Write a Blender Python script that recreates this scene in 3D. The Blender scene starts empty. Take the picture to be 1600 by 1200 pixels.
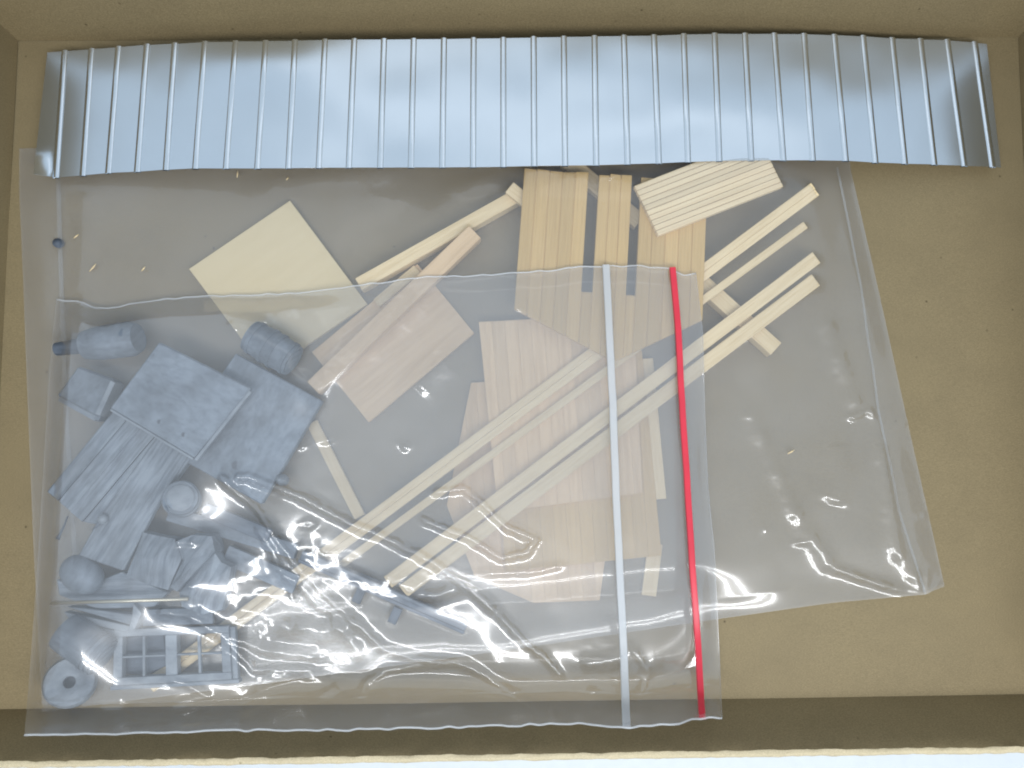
import bpy, bmesh, math, random
import numpy as np
from mathutils import Vector, Matrix
random.seed(7)
R = math.radians
scene = bpy.context.scene
COL = scene.collection

# ------------------------------------------------------------------ camera
F, TILT, CH = 1250.0, R(7.1), 1.25          # focal (photo pixels), tilt, height over the box floor
cam_d = bpy.data.cameras.new('camera'); cam = bpy.data.objects.new('camera', cam_d); COL.objects.link(cam)
cam.location = (0, 0, CH); cam.rotation_euler = (TILT, 0, 0)
cam_d.sensor_fit = 'HORIZONTAL'; cam_d.sensor_width = 36; cam_d.lens = 36 * F / 1600
cam_d.clip_start = 0.01; cam_d.clip_end = 50
cam_d.dof.use_dof = True; cam_d.dof.focus_distance = 1.235; cam_d.dof.aperture_fstop = 3.2
scene.camera = cam

# ------------------------------------------------------------------ world, lamps, exposure
w = bpy.data.worlds.new("World"); scene.world = w; w.use_nodes = True
bg = w.node_tree.nodes['Background']
bg.inputs['Color'].default_value = (0.72, 0.86, 1.0, 1); bg.inputs['Strength'].default_value = 0.79
def area_lamp(name, loc, target, sx, sy, power, col):
    d = bpy.data.lights.new(name, 'AREA'); d.shape = 'RECTANGLE'; d.size = sx; d.size_y = sy
    d.energy = power; d.color = col
    o = bpy.data.objects.new(name, d); COL.objects.link(o); o.location = loc
    o.rotation_euler = (Vector(target) - Vector(loc)).to_track_quat('-Z', 'Y').to_euler()
    return o
def aim(o, target, along):                              # long side of the tube along the given direction
    z = (o.location - Vector(target)).normalized(); x = Vector(along); x = (x - x.dot(z) * z).normalized(); y = z.cross(x)
    o.rotation_euler = Matrix((x, y, z)).transposed().to_euler()
for k in (-1, 1):                                       # twin tube ceiling fitting
    lp = area_lamp('ceiling_tube_lamp', (0.22 + k * .03, -1.08 + k * .11, 2.25), (0, 0, 0), 3.2, 0.045, 31.0, (0.97, 0.985, 1.0))
    aim(lp, (0, 0, 0), (0.98, -0.2, 0))
area_lamp('added_sheet_glow_lamp', (0.28, 1.54, 2.25), (0.05, 0.3, 0), 2.9, 0.38, 1.6, (1.0, 0.99, 0.97))  # unseen lamp added to give the metal sheet a soft white reflection
scene.view_settings.view_transform = 'Standard'; scene.view_settings.look = 'None'
scene.view_settings.exposure = 0.06; scene.view_settings.gamma = 1
scene.cycles.use_denoising = True
scene.cycles.transparent_max_bounces = 24
scene.cycles.max_bounces = 10; scene.cycles.diffuse_bounces = 4; scene.cycles.glossy_bounces = 4
scene.cycles.filter_width = 1.9
scene.cycles.caustics_reflective = False; scene.cycles.caustics_refractive = False

# ------------------------------------------------------------------ materials
def mat(name):
    m = bpy.data.materials.new(name); m.use_nodes = True
    nt = m.node_tree; nt.nodes.clear()
    out = nt.nodes.new('ShaderNodeOutputMaterial')
    return m, nt, out
def N(nt, typ, **kw):
    n = nt.nodes.new(typ)
    for k, v in kw.items():
        if k in n.inputs: n.inputs[k].default_value = v
        else: setattr(n, k, v)
    return n
def ramp(nt, src, stops):
    r = nt.nodes.new('ShaderNodeValToRGB'); el = r.color_ramp.elements
    while len(el) < len(stops): el.new(0.5)
    for e, (p, c) in zip(el, stops): e.position = p; e.color = (*c, 1)
    nt.links.new(src, r.inputs['Fac']); return r
def mapped(nt, kind, scale):
    tc = nt.nodes.new('ShaderNodeTexCoord'); mp = nt.nodes.new('ShaderNodeMapping')
    mp.inputs['Scale'].default_value = scale
    nt.links.new(tc.outputs[kind], mp.inputs['Vector']); return mp.outputs['Vector']

def m_cardboard(name, base=(0.244, 0.188, 0.101)):
    m, nt, out = mat(name); L = nt.links
    p = N(nt, 'ShaderNodeBsdfPrincipled', Roughness=0.62)
    p.inputs['Specular IOR Level'].default_value = 0.35
    n1 = N(nt, 'ShaderNodeTexNoise', Scale=11.0, Detail=6.0, Roughness=0.65); L.new(mapped(nt, 'Object', (1, 1.4, 1)), n1.inputs['Vector'])
    b = np.array(base)
    r1 = ramp(nt, n1.outputs['Fac'], [(0.3, tuple(b * 0.94)), (0.5, tuple(b)), (0.72, tuple(b * (1.04, 1.04, 1.03)))])
    n2 = N(nt, 'ShaderNodeTexNoise', Scale=420.0, Detail=3.0); L.new(mapped(nt, 'Object', (1, 3.5, 1)), n2.inputs['Vector'])
    r2 = ramp(nt, n2.outputs['Fac'], [(0.3, (0.78, 0.77, 0.74)), (0.7, (1.13, 1.13, 1.13))])
    mx = N(nt, 'ShaderNodeMix', data_type='RGBA', blend_type='MULTIPLY'); mx.inputs['Factor'].default_value = 1
    L.new(r1.outputs[0], mx.inputs[6]); L.new(r2.outputs[0], mx.inputs[7])
    v = N(nt, 'ShaderNodeTexVoronoi', Scale=34.0); L.new(mapped(nt, 'Object', (1, 1, 1)), v.inputs['Vector'])
    r3 = ramp(nt, v.outputs['Distance'], [(0.045, (0.45, 0.42, 0.38)), (0.085, (1, 1, 1))])
    n3 = N(nt, 'ShaderNodeTexNoise', Scale=9.0)
    r4 = ramp(nt, n3.outputs['Fac'], [(0.52, (0, 0, 0)), (0.6, (1, 1, 1))])
    L.new(mapped(nt, 'Object', (1, 1, 1)), n3.inputs['Vector'])
    mx2 = N(nt, 'ShaderNodeMix', data_type='RGBA', blend_type='MULTIPLY')
    L.new(r4.outputs[0], mx2.inputs['Factor']); L.new(mx.outputs[2], mx2.inputs[6]); L.new(r3.outputs[0], mx2.inputs[7])
    L.new(mx2.outputs[2], p.inputs['Base Color'])
    bp = N(nt, 'ShaderNodeBump', Strength=0.25, Distance=0.002); L.new(n2.outputs['Fac'], bp.inputs['Height']); L.new(bp.outputs[0], p.inputs['Normal'])
    L.new(p.outputs[0], out.inputs['Surface']); return m

def m_grain(name, base, dark, rough=0.55, metal=0.0, scale=(14, 260), strength=0.25, spec=0.3, blot=0.0):
    m, nt, out = mat(name); L = nt.links
    p = N(nt, 'ShaderNodeBsdfPrincipled', Roughness=rough, Metallic=metal)
    p.inputs['Specular IOR Level'].default_value = spec
    oi = nt.nodes.new('ShaderNodeObjectInfo')
    uv = nt.nodes.new('ShaderNodeUVMap'); mp = nt.nodes.new('ShaderNodeMapping'); mp.inputs['Scale'].default_value = (scale[0], scale[1], 1)
    L.new(uv.outputs[0], mp.inputs['Vector'])
    off = N(nt, 'ShaderNodeVectorMath', operation='ADD'); L.new(mp.outputs[0], off.inputs[0])
    mul = N(nt, 'ShaderNodeMath', operation='MULTIPLY'); mul.inputs[1].default_value = 37.0; L.new(oi.outputs['Random'], mul.inputs[0])
    L.new(mul.outputs[0], off.inputs[1])
    n = N(nt, 'ShaderNodeTexNoise', Scale=1.0, Detail=4.0, Roughness=0.65); L.new(off.outputs[0], n.inputs['Vector'])
    r = ramp(nt, n.outputs['Fac'], [(0.32, dark), (0.58, base)])
    hs = N(nt, 'ShaderNodeHueSaturation'); L.new(r.outputs[0], hs.inputs['Color'])
    mr = N(nt, 'ShaderNodeMapRange'); mr.inputs['To Min'].default_value = 0.89; mr.inputs['To Max'].default_value = 1.08
    L.new(oi.outputs['Random'], mr.inputs['Value']); L.new(mr.outputs[0], hs.inputs['Value'])
    col = hs.outputs[0]
    if blot:
        n2 = N(nt, 'ShaderNodeTexNoise', Scale=26.0, Detail=4.0); L.new(mapped(nt, 'Object', (1, 1, 1)), n2.inputs['Vector'])
        r2 = ramp(nt, n2.outputs['Fac'], [(0.35, (1 - blot,) * 3), (0.65, (1 + blot * .5,) * 3)])
        mx = N(nt, 'ShaderNodeMix', data_type='RGBA', blend_type='MULTIPLY'); mx.inputs['Factor'].default_value = 1
        L.new(col, mx.inputs[6]); L.new(r2.outputs[0], mx.inputs[7]); col = mx.outputs[2]
    L.new(col, p.inputs['Base Color'])
    bp = N(nt, 'ShaderNodeBump', Strength=strength, Distance=0.001); L.new(n.outputs['Fac'], bp.inputs['Height']); L.new(bp.outputs[0], p.inputs['Normal'])
    L.new(p.outputs[0], out.inputs['Surface']); return m

def m_plain(name, base, rough=0.5, metal=0.0, noise=0.06, spec=0.5, scale=60.0, bump=0.0):
    m, nt, out = mat(name); L = nt.links
    p = N(nt, 'ShaderNodeBsdfPrincipled', Roughness=rough, Metallic=metal)
    p.inputs['Specular IOR Level'].default_value = spec
    n = N(nt, 'ShaderNodeTexNoise', Scale=scale, Detail=4.0); L.new(mapped(nt, 'Object', (1, 1, 1)), n.inputs['Vector'])
    b = np.array(base)
    r = ramp(nt, n.outputs['Fac'], [(0.3, tuple(b * (1 - noise))), (0.7, tuple(np.minimum(b * (1 + noise), 1)))])
    L.new(r.outputs[0], p.inputs['Base Color'])
    if bump:
        bp = N(nt, 'ShaderNodeBump', Strength=bump, Distance=0.002); L.new(n.outputs['Fac'], bp.inputs['Height']); L.new(bp.outputs[0], p.inputs['Normal'])
    L.new(p.outputs[0], out.inputs['Surface']); return m

def m_film(name, haze, tint, gloss=0.05, clear=(0.97, 0.97, 0.97), r1=0.10, r2=0.32):
    m, nt, out = mat(name); L = nt.links
    tr = N(nt, 'ShaderNodeBsdfTransparent'); tr.inputs['Color'].default_value = (*clear, 1)
    df = N(nt, 'ShaderNodeBsdfDiffuse'); df.inputs['Color'].default_value = (*tint, 1)
    tl = N(nt, 'ShaderNodeBsdfTranslucent'); tl.inputs['Color'].default_value = (*tint, 1)
    h = N(nt, 'ShaderNodeMixShader', Fac=0.35); L.new(df.outputs[0], h.inputs[1]); L.new(tl.outputs[0], h.inputs[2])
    # milkiness of the film varies a little over it
    n = N(nt, 'ShaderNodeTexNoise', Scale=7.0, Detail=3.0); L.new(mapped(nt, 'Object', (1, 1, 1)), n.inputs['Vector'])
    mr = N(nt, 'ShaderNodeMapRange'); mr.inputs['From Min'].default_value = 0.3; mr.inputs['From Max'].default_value = 0.7
    mr.inputs['To Min'].default_value = haze * 0.86; mr.inputs['To Max'].default_value = haze * 1.14
    L.new(n.outputs['Fac'], mr.inputs['Value'])
    b = N(nt, 'ShaderNodeMixShader'); L.new(mr.outputs[0], b.inputs['Fac']); L.new(tr.outputs[0], b.inputs[1]); L.new(h.outputs[0], b.inputs[2])
    g1 = N(nt, 'ShaderNodeBsdfGlossy', Roughness=r1); g2 = N(nt, 'ShaderNodeBsdfGlossy', Roughness=r2)
    g = N(nt, 'ShaderNodeMixShader', Fac=0.38); L.new(g1.outputs[0], g.inputs[1]); L.new(g2.outputs[0], g.inputs[2])
    lw = N(nt, 'ShaderNodeLayerWeight', Blend=0.5)
    pw = N(nt, 'ShaderNodeMath', operation='POWER'); pw.inputs[1].default_value = 4.5; L.new(lw.outputs['Facing'], pw.inputs[0])
    ma = N(nt, 'ShaderNodeMath', operation='MULTIPLY_ADD', use_clamp=True); ma.inputs[1].default_value = 0.4; ma.inputs[2].default_value = gloss
    L.new(pw.outputs[0], ma.inputs[0])
    f = N(nt, 'ShaderNodeMixShader'); L.new(ma.outputs[0], f.inputs['Fac']); L.new(b.outputs[0], f.inputs[1]); L.new(g.outputs[0], f.inputs[2])
    L.new(f.outputs[0], out.inputs['Surface']); return m

M_CARD = m_cardboard('cardboard')
M_RIM = m_cardboard('torn cardboard edge', (0.56, 0.47, 0.31))
M_TABLE = m_plain('white table', (0.56, 0.60, 0.64), 0.5, noise=0.02)
M_SHEET = m_plain('rolled aluminium', (0.70, 0.755, 0.81), 0.26, 1.0, noise=0.02, scale=12, bump=0.02)
M_RIB = m_plain('pressed aluminium rib', (0.74, 0.785, 0.83), 0.22, 1.0, noise=0.02, scale=40)
M_PALE = m_grain('pale basswood', (0.72, 0.585, 0.35), (0.69, 0.555, 0.325), scale=(10, 70), strength=0.08)
M_STRIP = m_grain('basswood strip', (0.76, 0.60, 0.36), (0.64, 0.48, 0.26), scale=(14, 300), strength=0.15)
M_SIDING = m_grain('milled siding', (0.60, 0.40, 0.155), (0.51, 0.33, 0.12), scale=(12, 420), strength=0.3)
M_CLAP = m_grain('milled clapboard', (0.77, 0.62, 0.39), (0.69, 0.53, 0.32), scale=(10, 300), strength=0.2)
M_BACK = m_plain('dark siding groove', (0.40, 0.27, 0.14), 0.7)
M_PINK = m_grain('rosy basswood', (0.74, 0.525, 0.305), (0.62, 0.425, 0.235), scale=(10, 130), strength=0.1)
M_CAST = m_grain('cast white metal', (0.20, 0.232, 0.272), (0.145, 0.17, 0.205), 0.62, 0.2, (60, 120), 0.6, blot=0.28)
M_CASTG = m_grain('cast white metal with wood grain', (0.24, 0.272, 0.312), (0.12, 0.145, 0.18), 0.62, 0.2, (16, 170), 0.7, blot=0.28)
M_CASTD = m_grain('dark cast metal', (0.12, 0.142, 0.175), (0.075, 0.092, 0.118), 0.6, 0.25, (20, 120), 0.3, blot=0.28)
M_CASTL = m_grain('bright cast metal', (0.28, 0.31, 0.345), (0.19, 0.215, 0.25), 0.6, 0.2, (30, 60), 0.2, blot=0.18)
M_HOLE_SHADE = m_plain('painted hole shade', (0.08, 0.09, 0.11), 0.8)  # dark colour painting the shade of holes onto solid discs
M_BRASS = m_plain('dull brass rod', (0.62, 0.56, 0.44), 0.3, 0.8)
M_BIGF = m_film('polybag film', 0.145, (0.84, 0.86, 0.90), 0.075)
M_BIGB = m_film('polybag back film', 0.055, (0.84, 0.86, 0.90), 0.02)
M_ZIPF = m_film('zip bag film', 0.115, (0.88, 0.88, 0.90), 0.125, r1=0.11, r2=0.30)
M_ZIPB = m_film('zip bag back film', 0.06, (0.86, 0.88, 0.93), 0.02)
M_SEAL = m_film('heat seal', 0.34, (0.88, 0.90, 0.92), 0.06, r1=0.2)
M_SEAM = m_film('pressed seam', 0.07, (0.88, 0.92, 0.97), 0.06, r1=0.2)
M_WZIP = m_film('white zip track', 0.62, (0.80, 0.815, 0.83), 0.07, r1=0.15)
M_RZIP = m_plain('red zip track', (0.62, 0.030, 0.055), 0.3, noise=0.08, scale=30)

# ------------------------------------------------------------------ photo point -> place on a plane of given height
cs, sn = math.cos(TILT), math.sin(TILT)
def U(px, py, z=0.0):
    a, b = (px - 800.0), (600.0 - py)
    dx, dy, dz = a, F * sn + b * cs, -F * cs + b * sn
    t = (z - CH) / dz
    return np.array((dx * t, dy * t, z))
def Uxy(px, py, z):                                     # arrays
    a, b = px - 800.0, 600.0 - py
    dy, dz = F * sn + b * cs, -F * cs + b * sn
    t = (z - CH) / dz
    return a * t, dy * t

# ------------------------------------------------------------------ object helpers
def put(name, me, m, parent=None, loc=None):
    o = bpy.data.objects.new(name, me); COL.objects.link(o)
    if m: me.materials.append(m)
    if parent is not None: o.parent = parent
    elif loc is not None: o.location = loc
    return o
def mesh(name, verts, faces, m, parent=None, uvs=None, smooth=False, bevel=0.0, center=None):
    V = np.asarray(verts, float)
    if parent is not None: org = np.array(parent.location)
    else:
        org = np.array(((V[:, 0].min() + V[:, 0].max()) / 2, (V[:, 1].min() + V[:, 1].max()) / 2, V[:, 2].min())) if center is None else np.array(center)
    me = bpy.data.meshes.new(name)
    me.from_pydata((V - org).tolist(), [], [list(map(int, f)) for f in faces])
    bm = bmesh.new(); bm.from_mesh(me)
    bmesh.ops.recalc_face_normals(bm, faces=bm.faces)
    if bevel:
        bmesh.ops.bevel(bm, geom=list(bm.edges), offset=bevel, segments=1, affect='EDGES', clamp_overlap=True)
    bm.to_mesh(me); bm.free()
    if uvs is not None:
        g = np.asarray(uvs)                              # unit vector along the grain in the xy plane
        uvl = me.uv_layers.new(name='UVMap')
        for lp in me.loops:
            p = np.array(me.vertices[lp.vertex_index].co)
            u = p[0] * g[0] + p[1] * g[1]; v = -p[0] * g[1] + p[1] * g[0] + p[2] * 0.7
            uvl.data[lp.index].uv = (u, v)
    if smooth: me.polygons.foreach_set('use_smooth', [True] * len(me.polygons))
    return put(name, me, m, parent, Vector(org))
def gdir(a, b):
    p, q = U(*a[:2]), U(*b[:2]); d = q[:2] - p[:2]; return d / (np.linalg.norm(d) + 1e-9)
def tag(o, label, cat, group=None):
    o['label'] = label; o['category'] = cat
    if group: o['group'] = group
    return o
def thing(name, label, cat, loc, group=None):
    o = bpy.data.objects.new(name, None); o.empty_display_size = 0.02; COL.objects.link(o); o.location = Vector(loc)
    return tag(o, label, cat, group)

H_WOOD, H_CAST = [], []                                 # (outline in the xy plane, top height, base height)
def prism(name, pts, zt, th, m, parent=None, grain=None, bevel=0.0008, reg=None, jitter=0.0):
    """slab whose top outline passes through the photo points pts; zt a height or one per point"""
    zs = zt if hasattr(zt, '__len__') else [zt] * len(pts)
    top = np.array([U(p[0], p[1], z) for p, z in zip(pts, zs)])
    if jitter: top[:, :2] += np.random.RandomState(len(pts) + int(pts[0][0])).uniform(-jitter, jitter, (len(pts), 2))
    bot = top.copy(); bot[:, 2] -= th
    n = len(pts); V = np.vstack([top, bot])
    Fc = [list(range(n)), list(range(2 * n - 1, n - 1, -1))] + [[i, i + n, (i + 1) % n + n, (i + 1) % n] for i in range(n)]
    if reg is not None: reg.append((top[:, :2], float(max(zs)), float(min(zs) - th), top.copy()))
    g = gdir(*grain) if grain is not None else gdir(pts[0], pts[1])
    return mesh(name, V, Fc, m, parent, uvs=g, bevel=bevel)
def lerp(a, b, t): return (a[0] + (b[0] - a[0]) * t, a[1] + (b[1] - a[1]) * t)
def bar_pts(a, b, wpx):
    dx, dy = b[0] - a[0], b[1] - a[1]; l = math.hypot(dx, dy); nx, ny = -dy / l * wpx / 2, dx / l * wpx / 2
    return [(a[0] + nx, a[1] + ny), (b[0] + nx, b[1] + ny), (b[0] - nx, b[1] - ny), (a[0] - nx, a[1] - ny)]
def bar(name, a, b, wpx, za, zb, th, m, parent=None, reg=None, bevel=0.0007):
    return prism(name, bar_pts(a, b, wpx), [za, zb, zb, za], th, m, parent, grain=(a, b), reg=reg, bevel=bevel)
def lathe(name, prof, A, B, m, parent=None, seg=28, closed=False, smooth=True, squash=1.0):
    """prof: (distance along A->B as a fraction, radius)"""
    A, B = np.array(A, float), np.array(B, float); ax = B - A; L = np.linalg.norm(ax); ax /= L
    t = np.array((0, 0, 1.0)) if abs(ax[2]) < 0.9 else np.array((1.0, 0, 0))
    e1 = np.cross(ax, t); e1 /= np.linalg.norm(e1); e2 = np.cross(ax, e1)
    V, Fc = [], []
    for (s, r) in prof:
        for k in range(seg):
            a = 2 * math.pi * k / seg
            V.append(A + ax * L * s + e1 * r * math.cos(a) + e2 * r * squash * math.sin(a))
    n = len(prof)
    for i in range(n if closed else n - 1):
        j = (i + 1) % n
        for k in range(seg): Fc.append([i * seg + k, i * seg + (k + 1) % seg, j * seg + (k + 1) % seg, j * seg + k])
    if not closed:
        Fc.append(list(range(seg))[::-1]); Fc.append([(n - 1) * seg + k for k in range(seg)])
    o = mesh(name, V, Fc, m, parent, uvs=(ax[:2] / (np.linalg.norm(ax[:2]) + 1e-6) if abs(ax[2]) < .9 else np.array((1., 0))))
    if smooth:
        o.data.polygons.foreach_set('use_smooth', [len(p.vertices) == 4 for p in o.data.polygons])
        o.data.set_sharp_from_angle(angle=R(38))
    return o
def regcyl(A, B, r, reg):
    A, B = np.array(A), np.array(B); d = B[:2] - A[:2]; l = np.linalg.norm(d) + 1e-9; n = np.array((-d[1], d[0])) / l * r
    if l < 0.005:
        a = np.linspace(0, 2 * math.pi, 14, endpoint=False); P = np.stack([A[0] + r * np.cos(a), A[1] + r * np.sin(a)], 1)
        reg.append((P, max(A[2], B[2]), min(A[2], B[2]), None)); return
    P = np.array([A[:2] + n, B[:2] + n, B[:2] - n, A[:2] - n]); P2 = np.array([A[:2] + n * .6, B[:2] + n * .6, B[:2] - n * .6, A[:2] - n * .6])
    zc = (A[2] + B[2]) / 2
    reg.append((P, zc + r * .45, zc - r, None)); reg.append((P2, zc + r, zc - r, None))
def tube(name, P, r, m, parent=None, seg=8, flat=1.0):
    P = np.asarray(P, float); V, Fc = [], []
    for i in range(len(P)):
        d = P[min(i + 1, len(P) - 1)] - P[max(i - 1, 0)]; d /= np.linalg.norm(d) + 1e-12
        s = np.cross(d, (0, 0, 1.0)); s /= np.linalg.norm(s) + 1e-12; u = np.cross(s, d)
        rr = r[i] if hasattr(r, '__len__') else r
        for k in range(seg):
            a = 2 * math.pi * k / seg; V.append(P[i] + s * rr * math.cos(a) + u * rr * flat * math.sin(a))
    for i in range(len(P) - 1):
        for k in range(seg): Fc.append([i * seg + k, i * seg + (k + 1) % seg, (i + 1) * seg + (k + 1) % seg, (i + 1) * seg + k])
    Fc.append(list(range(seg))); Fc.append([(len(P) - 1) * seg + k for k in range(seg)][::-1])
    return mesh(name, V, Fc, m, parent, smooth=True, uvs=(1, 0))
def box_w(name, lo, hi, m, parent=None, bevel=0.0):
    x0, y0, z0 = lo; x1, y1, z1 = hi
    V = [(x0, y0, z0), (x1, y0, z0), (x1, y1, z0), (x0, y1, z0), (x0, y0, z1), (x1, y0, z1), (x1, y1, z1), (x0, y1, z1)]
    return mesh(name, V, [[0, 1, 2, 3], [4, 5, 6, 7], [0, 1, 5, 4], [1, 2, 6, 5], [2, 3, 7, 6], [3, 0, 4, 7]], m, parent, uvs=(1, 0), bevel=bevel)

# noise on arrays
_T = np.random.RandomState(11).rand(64, 256, 256)
def noise(x, y, seed=0):
    T = _T[seed % 64]; xi = np.floor(x).astype(int); yi = np.floor(y).astype(int); fx, fy = x - xi, y - yi
    fx = fx * fx * (3 - 2 * fx); fy = fy * fy * (3 - 2 * fy)
    a = T[xi % 256, yi % 256]; b = T[(xi + 1) % 256, yi % 256]; c = T[xi % 256, (yi + 1) % 256]; d = T[(xi + 1) % 256, (yi + 1) % 256]
    return (a * (1 - fx) + b * fx) * (1 - fy) + (c * (1 - fx) + d * fx) * fy - 0.5

# ------------------------------------------------------------------ table and box
def sheet_grid(name, X, Y, Z, m, parent=None, smooth=True, kind=None):
    ny, nx = X.shape; V = np.stack([X, Y, Z], -1).reshape(-1, 3).astype(np.float32)
    org = np.array(parent.location) if parent is not None else np.zeros(3)
    V = (V - org).astype(np.float32)
    i = np.arange(ny - 1)[:, None] * nx + np.arange(nx - 1)[None, :]
    # counter-clockwise seen from above for rows going away from the viewer or towards him
    q = np.stack([i, i + 1, i + nx + 1, i + nx], -1).reshape(-1, 4)
    p = V[q[0]]
    if np.cross(p[1] - p[0], p[2] - p[0])[2] < 0: q = q[:, ::-1]
    me = bpy.data.meshes.new(name)
    me.vertices.add(len(V)); me.vertices.foreach_set('co', V.ravel())
    me.loops.add(q.size); me.loops.foreach_set('vertex_index', q.ravel().astype(np.int32))
    me.polygons.add(len(q)); me.polygons.foreach_set('loop_start', np.arange(0, q.size, 4, dtype=np.int32))
    me.polygons.foreach_set('use_smooth', np.ones(len(q), bool)) if smooth else None
    me.update(); me.validate()
    return put(name, me, m, parent)

tb = box_w('table_top', (-3, -3, -0.045), (3, 3, -0.015), M_TABLE); tb['kind'] = 'structure'
box = thing('cardboard_box', 'shallow open brown cardboard box lying on the white table', 'box', (0, 0, -0.012))
c_nl, c_nr = U(-25, 1110), U(1640, 1084)                   # creases of the floor
c_fl, c_fr = U(27, 63), U(1592, 58)
# floor panel, very slightly wavy
gx, gy = np.meshgrid(np.linspace(0, 1, 120), np.linspace(0, 1, 80))
def quad_map(a, b, c, d, u, v): # a-b far edge, d-c near edge
    return (a[None, None, :] * ((1 - u) * (1 - v))[..., None] + b * (u * (1 - v))[..., None] + c * (u * v)[..., None] + d * ((1 - u) * v)[..., None])
ext = 0.01
cor = [c_fl + (-ext, ext, 0), c_fr + (ext, ext, 0), c_nr + (ext, -ext, 0), c_nl + (-ext, -ext, 0)]
P = quad_map(*cor, gx, gy)
sheet_grid('floor_panel', P[..., 0], P[..., 1], noise(P[..., 0] * 5, P[..., 1] * 5, 3) * 0.003 - 0.0015, M_CARD, box)
def wall_height(pc, pr):                                   # pixel of crease and of rim above it
    y = U(*pc)[1]; b = 600.0 - pr[1]; dy, dz = F * sn + b * cs, -F * cs + b * sn
    return CH + dz * (y / dy)
NLEAN = 0.42                                               # the near wall leans outward a little
def lean_height(pc, pr, lean):
    y = U(*pc)[1]; b = 600.0 - pr[1]; dy, dz = F * sn + b * cs, -F * cs + b * sn
    return (CH + dz * y / dy) / (1 + dz * lean / dy)
WH = lean_height((800, 1097), (800, 1177), NLEAN)
def wall(a, b, out, h, th=0.0095, lean=0.0, rag=0.0008, far=False):
    a, b, out = np.array(a), np.array(b), np.array(out); n = 260
    t = np.linspace(0, 1, n); prof = [(0, 0.0), (0.0, h * .06), (0.0, h * .3), (0.0, h * .55), (0, h * .8), (0, h - .006), (0.001, h), (th * .35, h + .002), (th * .7, h + .0015), (th, h), (th, 0)]
    X = np.zeros((len(prof), n)); Y = X.copy(); Z = X.copy()
    for i, (o, z) in enumerate(prof):
        x = a[0] + (b[0] - a[0]) * t; y = a[1] + (b[1] - a[1]) * t
        r = (noise(t * 90 + 7, np.full(n, i * 1.7), 5) + noise(t * 260, np.full(n, i * 1.3), 6)) * rag * 2 if z >= h - .007 else noise(t * 5 + i, np.full(n, z * 9), 8) * 0.002 * (z > .02)
        rz = (noise(t * 70, np.full(n, i * 2.1), 9) + noise(t * 230, np.full(n, i * .9), 10)) * rag * 2.2 if z >= h - .007 else 0
        sag = 0.004 * math.sin(min(z / h, 1) * math.pi)
        off = o + lean * z + r
        X[i] = x + out[0] * off; Y[i] = y + out[1] * off; Z[i] = z + rz - 0.001 * (i == 0)
    return X, Y, Z
def wall_panel(a, b, out, h, **k):
    X, Y, Z = wall(a, b, out, h, **k)
    o = sheet_grid('wall_panel', X[:7], Y[:7], Z[:7], M_CARD, box, smooth=False)
    sheet_grid('cut_edge', X[6:], Y[6:], Z[6:], M_RIM, o, smooth=True)
    o.data.set_sharp_from_angle(angle=R(60))
    return o
def fix_sub(o):                                            # grids are made in world space minus the parent's place; a sub-part also needs its grandparent's
    for c in o.children:
        c.location = -Vector(box.location)
o = wall_panel(c_nl + (-.05, 0, 0), c_nr + (.05, 0, 0), (0, -1), WH, lean=NLEAN); fix_sub(o)
o = wall_panel(c_fr + (.02, .0, 0), c_fl + (-.02, .0, 0), (0, 1), .25, lean=0.22); fix_sub(o)
o = wall_panel(c_fl + (0, .02, 0), c_nl + (0, -.02, 0), (-1, 0), .24, lean=0.22); fix_sub(o)
o = wall_panel(c_nr + (0, -.02, 0), c_fr + (0, .02, 0), (1, 0), .24, lean=0.15); fix_sub(o)

# ------------------------------------------------------------------ metal roofing sheet
RIB_T = [(101, 80), (143, 77), (185, 73.6), (229.5, 70), (273, 68.5), (320, 66), (368, 65), (415, 64.5), (461, 63.5), (508, 62.5), (553.6, 61.8), (600, 61.8), (646.4, 61.5), (693.7, 61), (740, 60.3), (786.5, 60), (833.8, 58.5), (881, 58), (929, 57), (975, 56.3), (1022, 55.7), (1068.4, 54), (1116.7, 53), (1164, 53), (1210, 53), (1256.4, 53.6), (1303.7, 55), (1348.6, 56.7), (1394, 60), (1438, 61.4), (1480, 63), (1523, 66.5)]
RIB_B = [(87, 277), (129, 274), (169, 270), (214, 268), (259, 265), (305, 263), (353, 263), (402, 263), (450.5, 262.6), (498, 262), (545, 261.6), (594, 261.6), (642, 261.5), (691, 261.3), (739, 261), (786.5, 260.5), (834.8, 259), (883, 258.6), (931.6, 258), (980.6, 256.5), (1029.5, 255), (1075, 253), (1124, 251.4), (1174, 250.6), (1224, 250.3), (1270, 250.4), (1321.6, 251), (1368, 253.8), (1414, 255.5), (1460, 257), (1507, 259), (1551, 260.5)]
END_L = ((73, 82), (51, 272)); END_R = ((1542, 69), (1564, 262))
top = [END_L[0]] + RIB_T + [END_R[0]]; bot = [END_L[1]] + RIB_B + [END_R[1]]
def sheet_z(px):
    s = (px - 60) / 1500.0
    return 0.020 + 0.055 * (1 - abs(2 * s - 1) ** 1.9)
root = thing('metal_roofing_sheet', 'long shiny silver metal sheet pressed with upright ribs lying along the far box wall', 'metal sheet', (0, 0.6, 0))
rs = np.random.RandomState(3)
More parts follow.
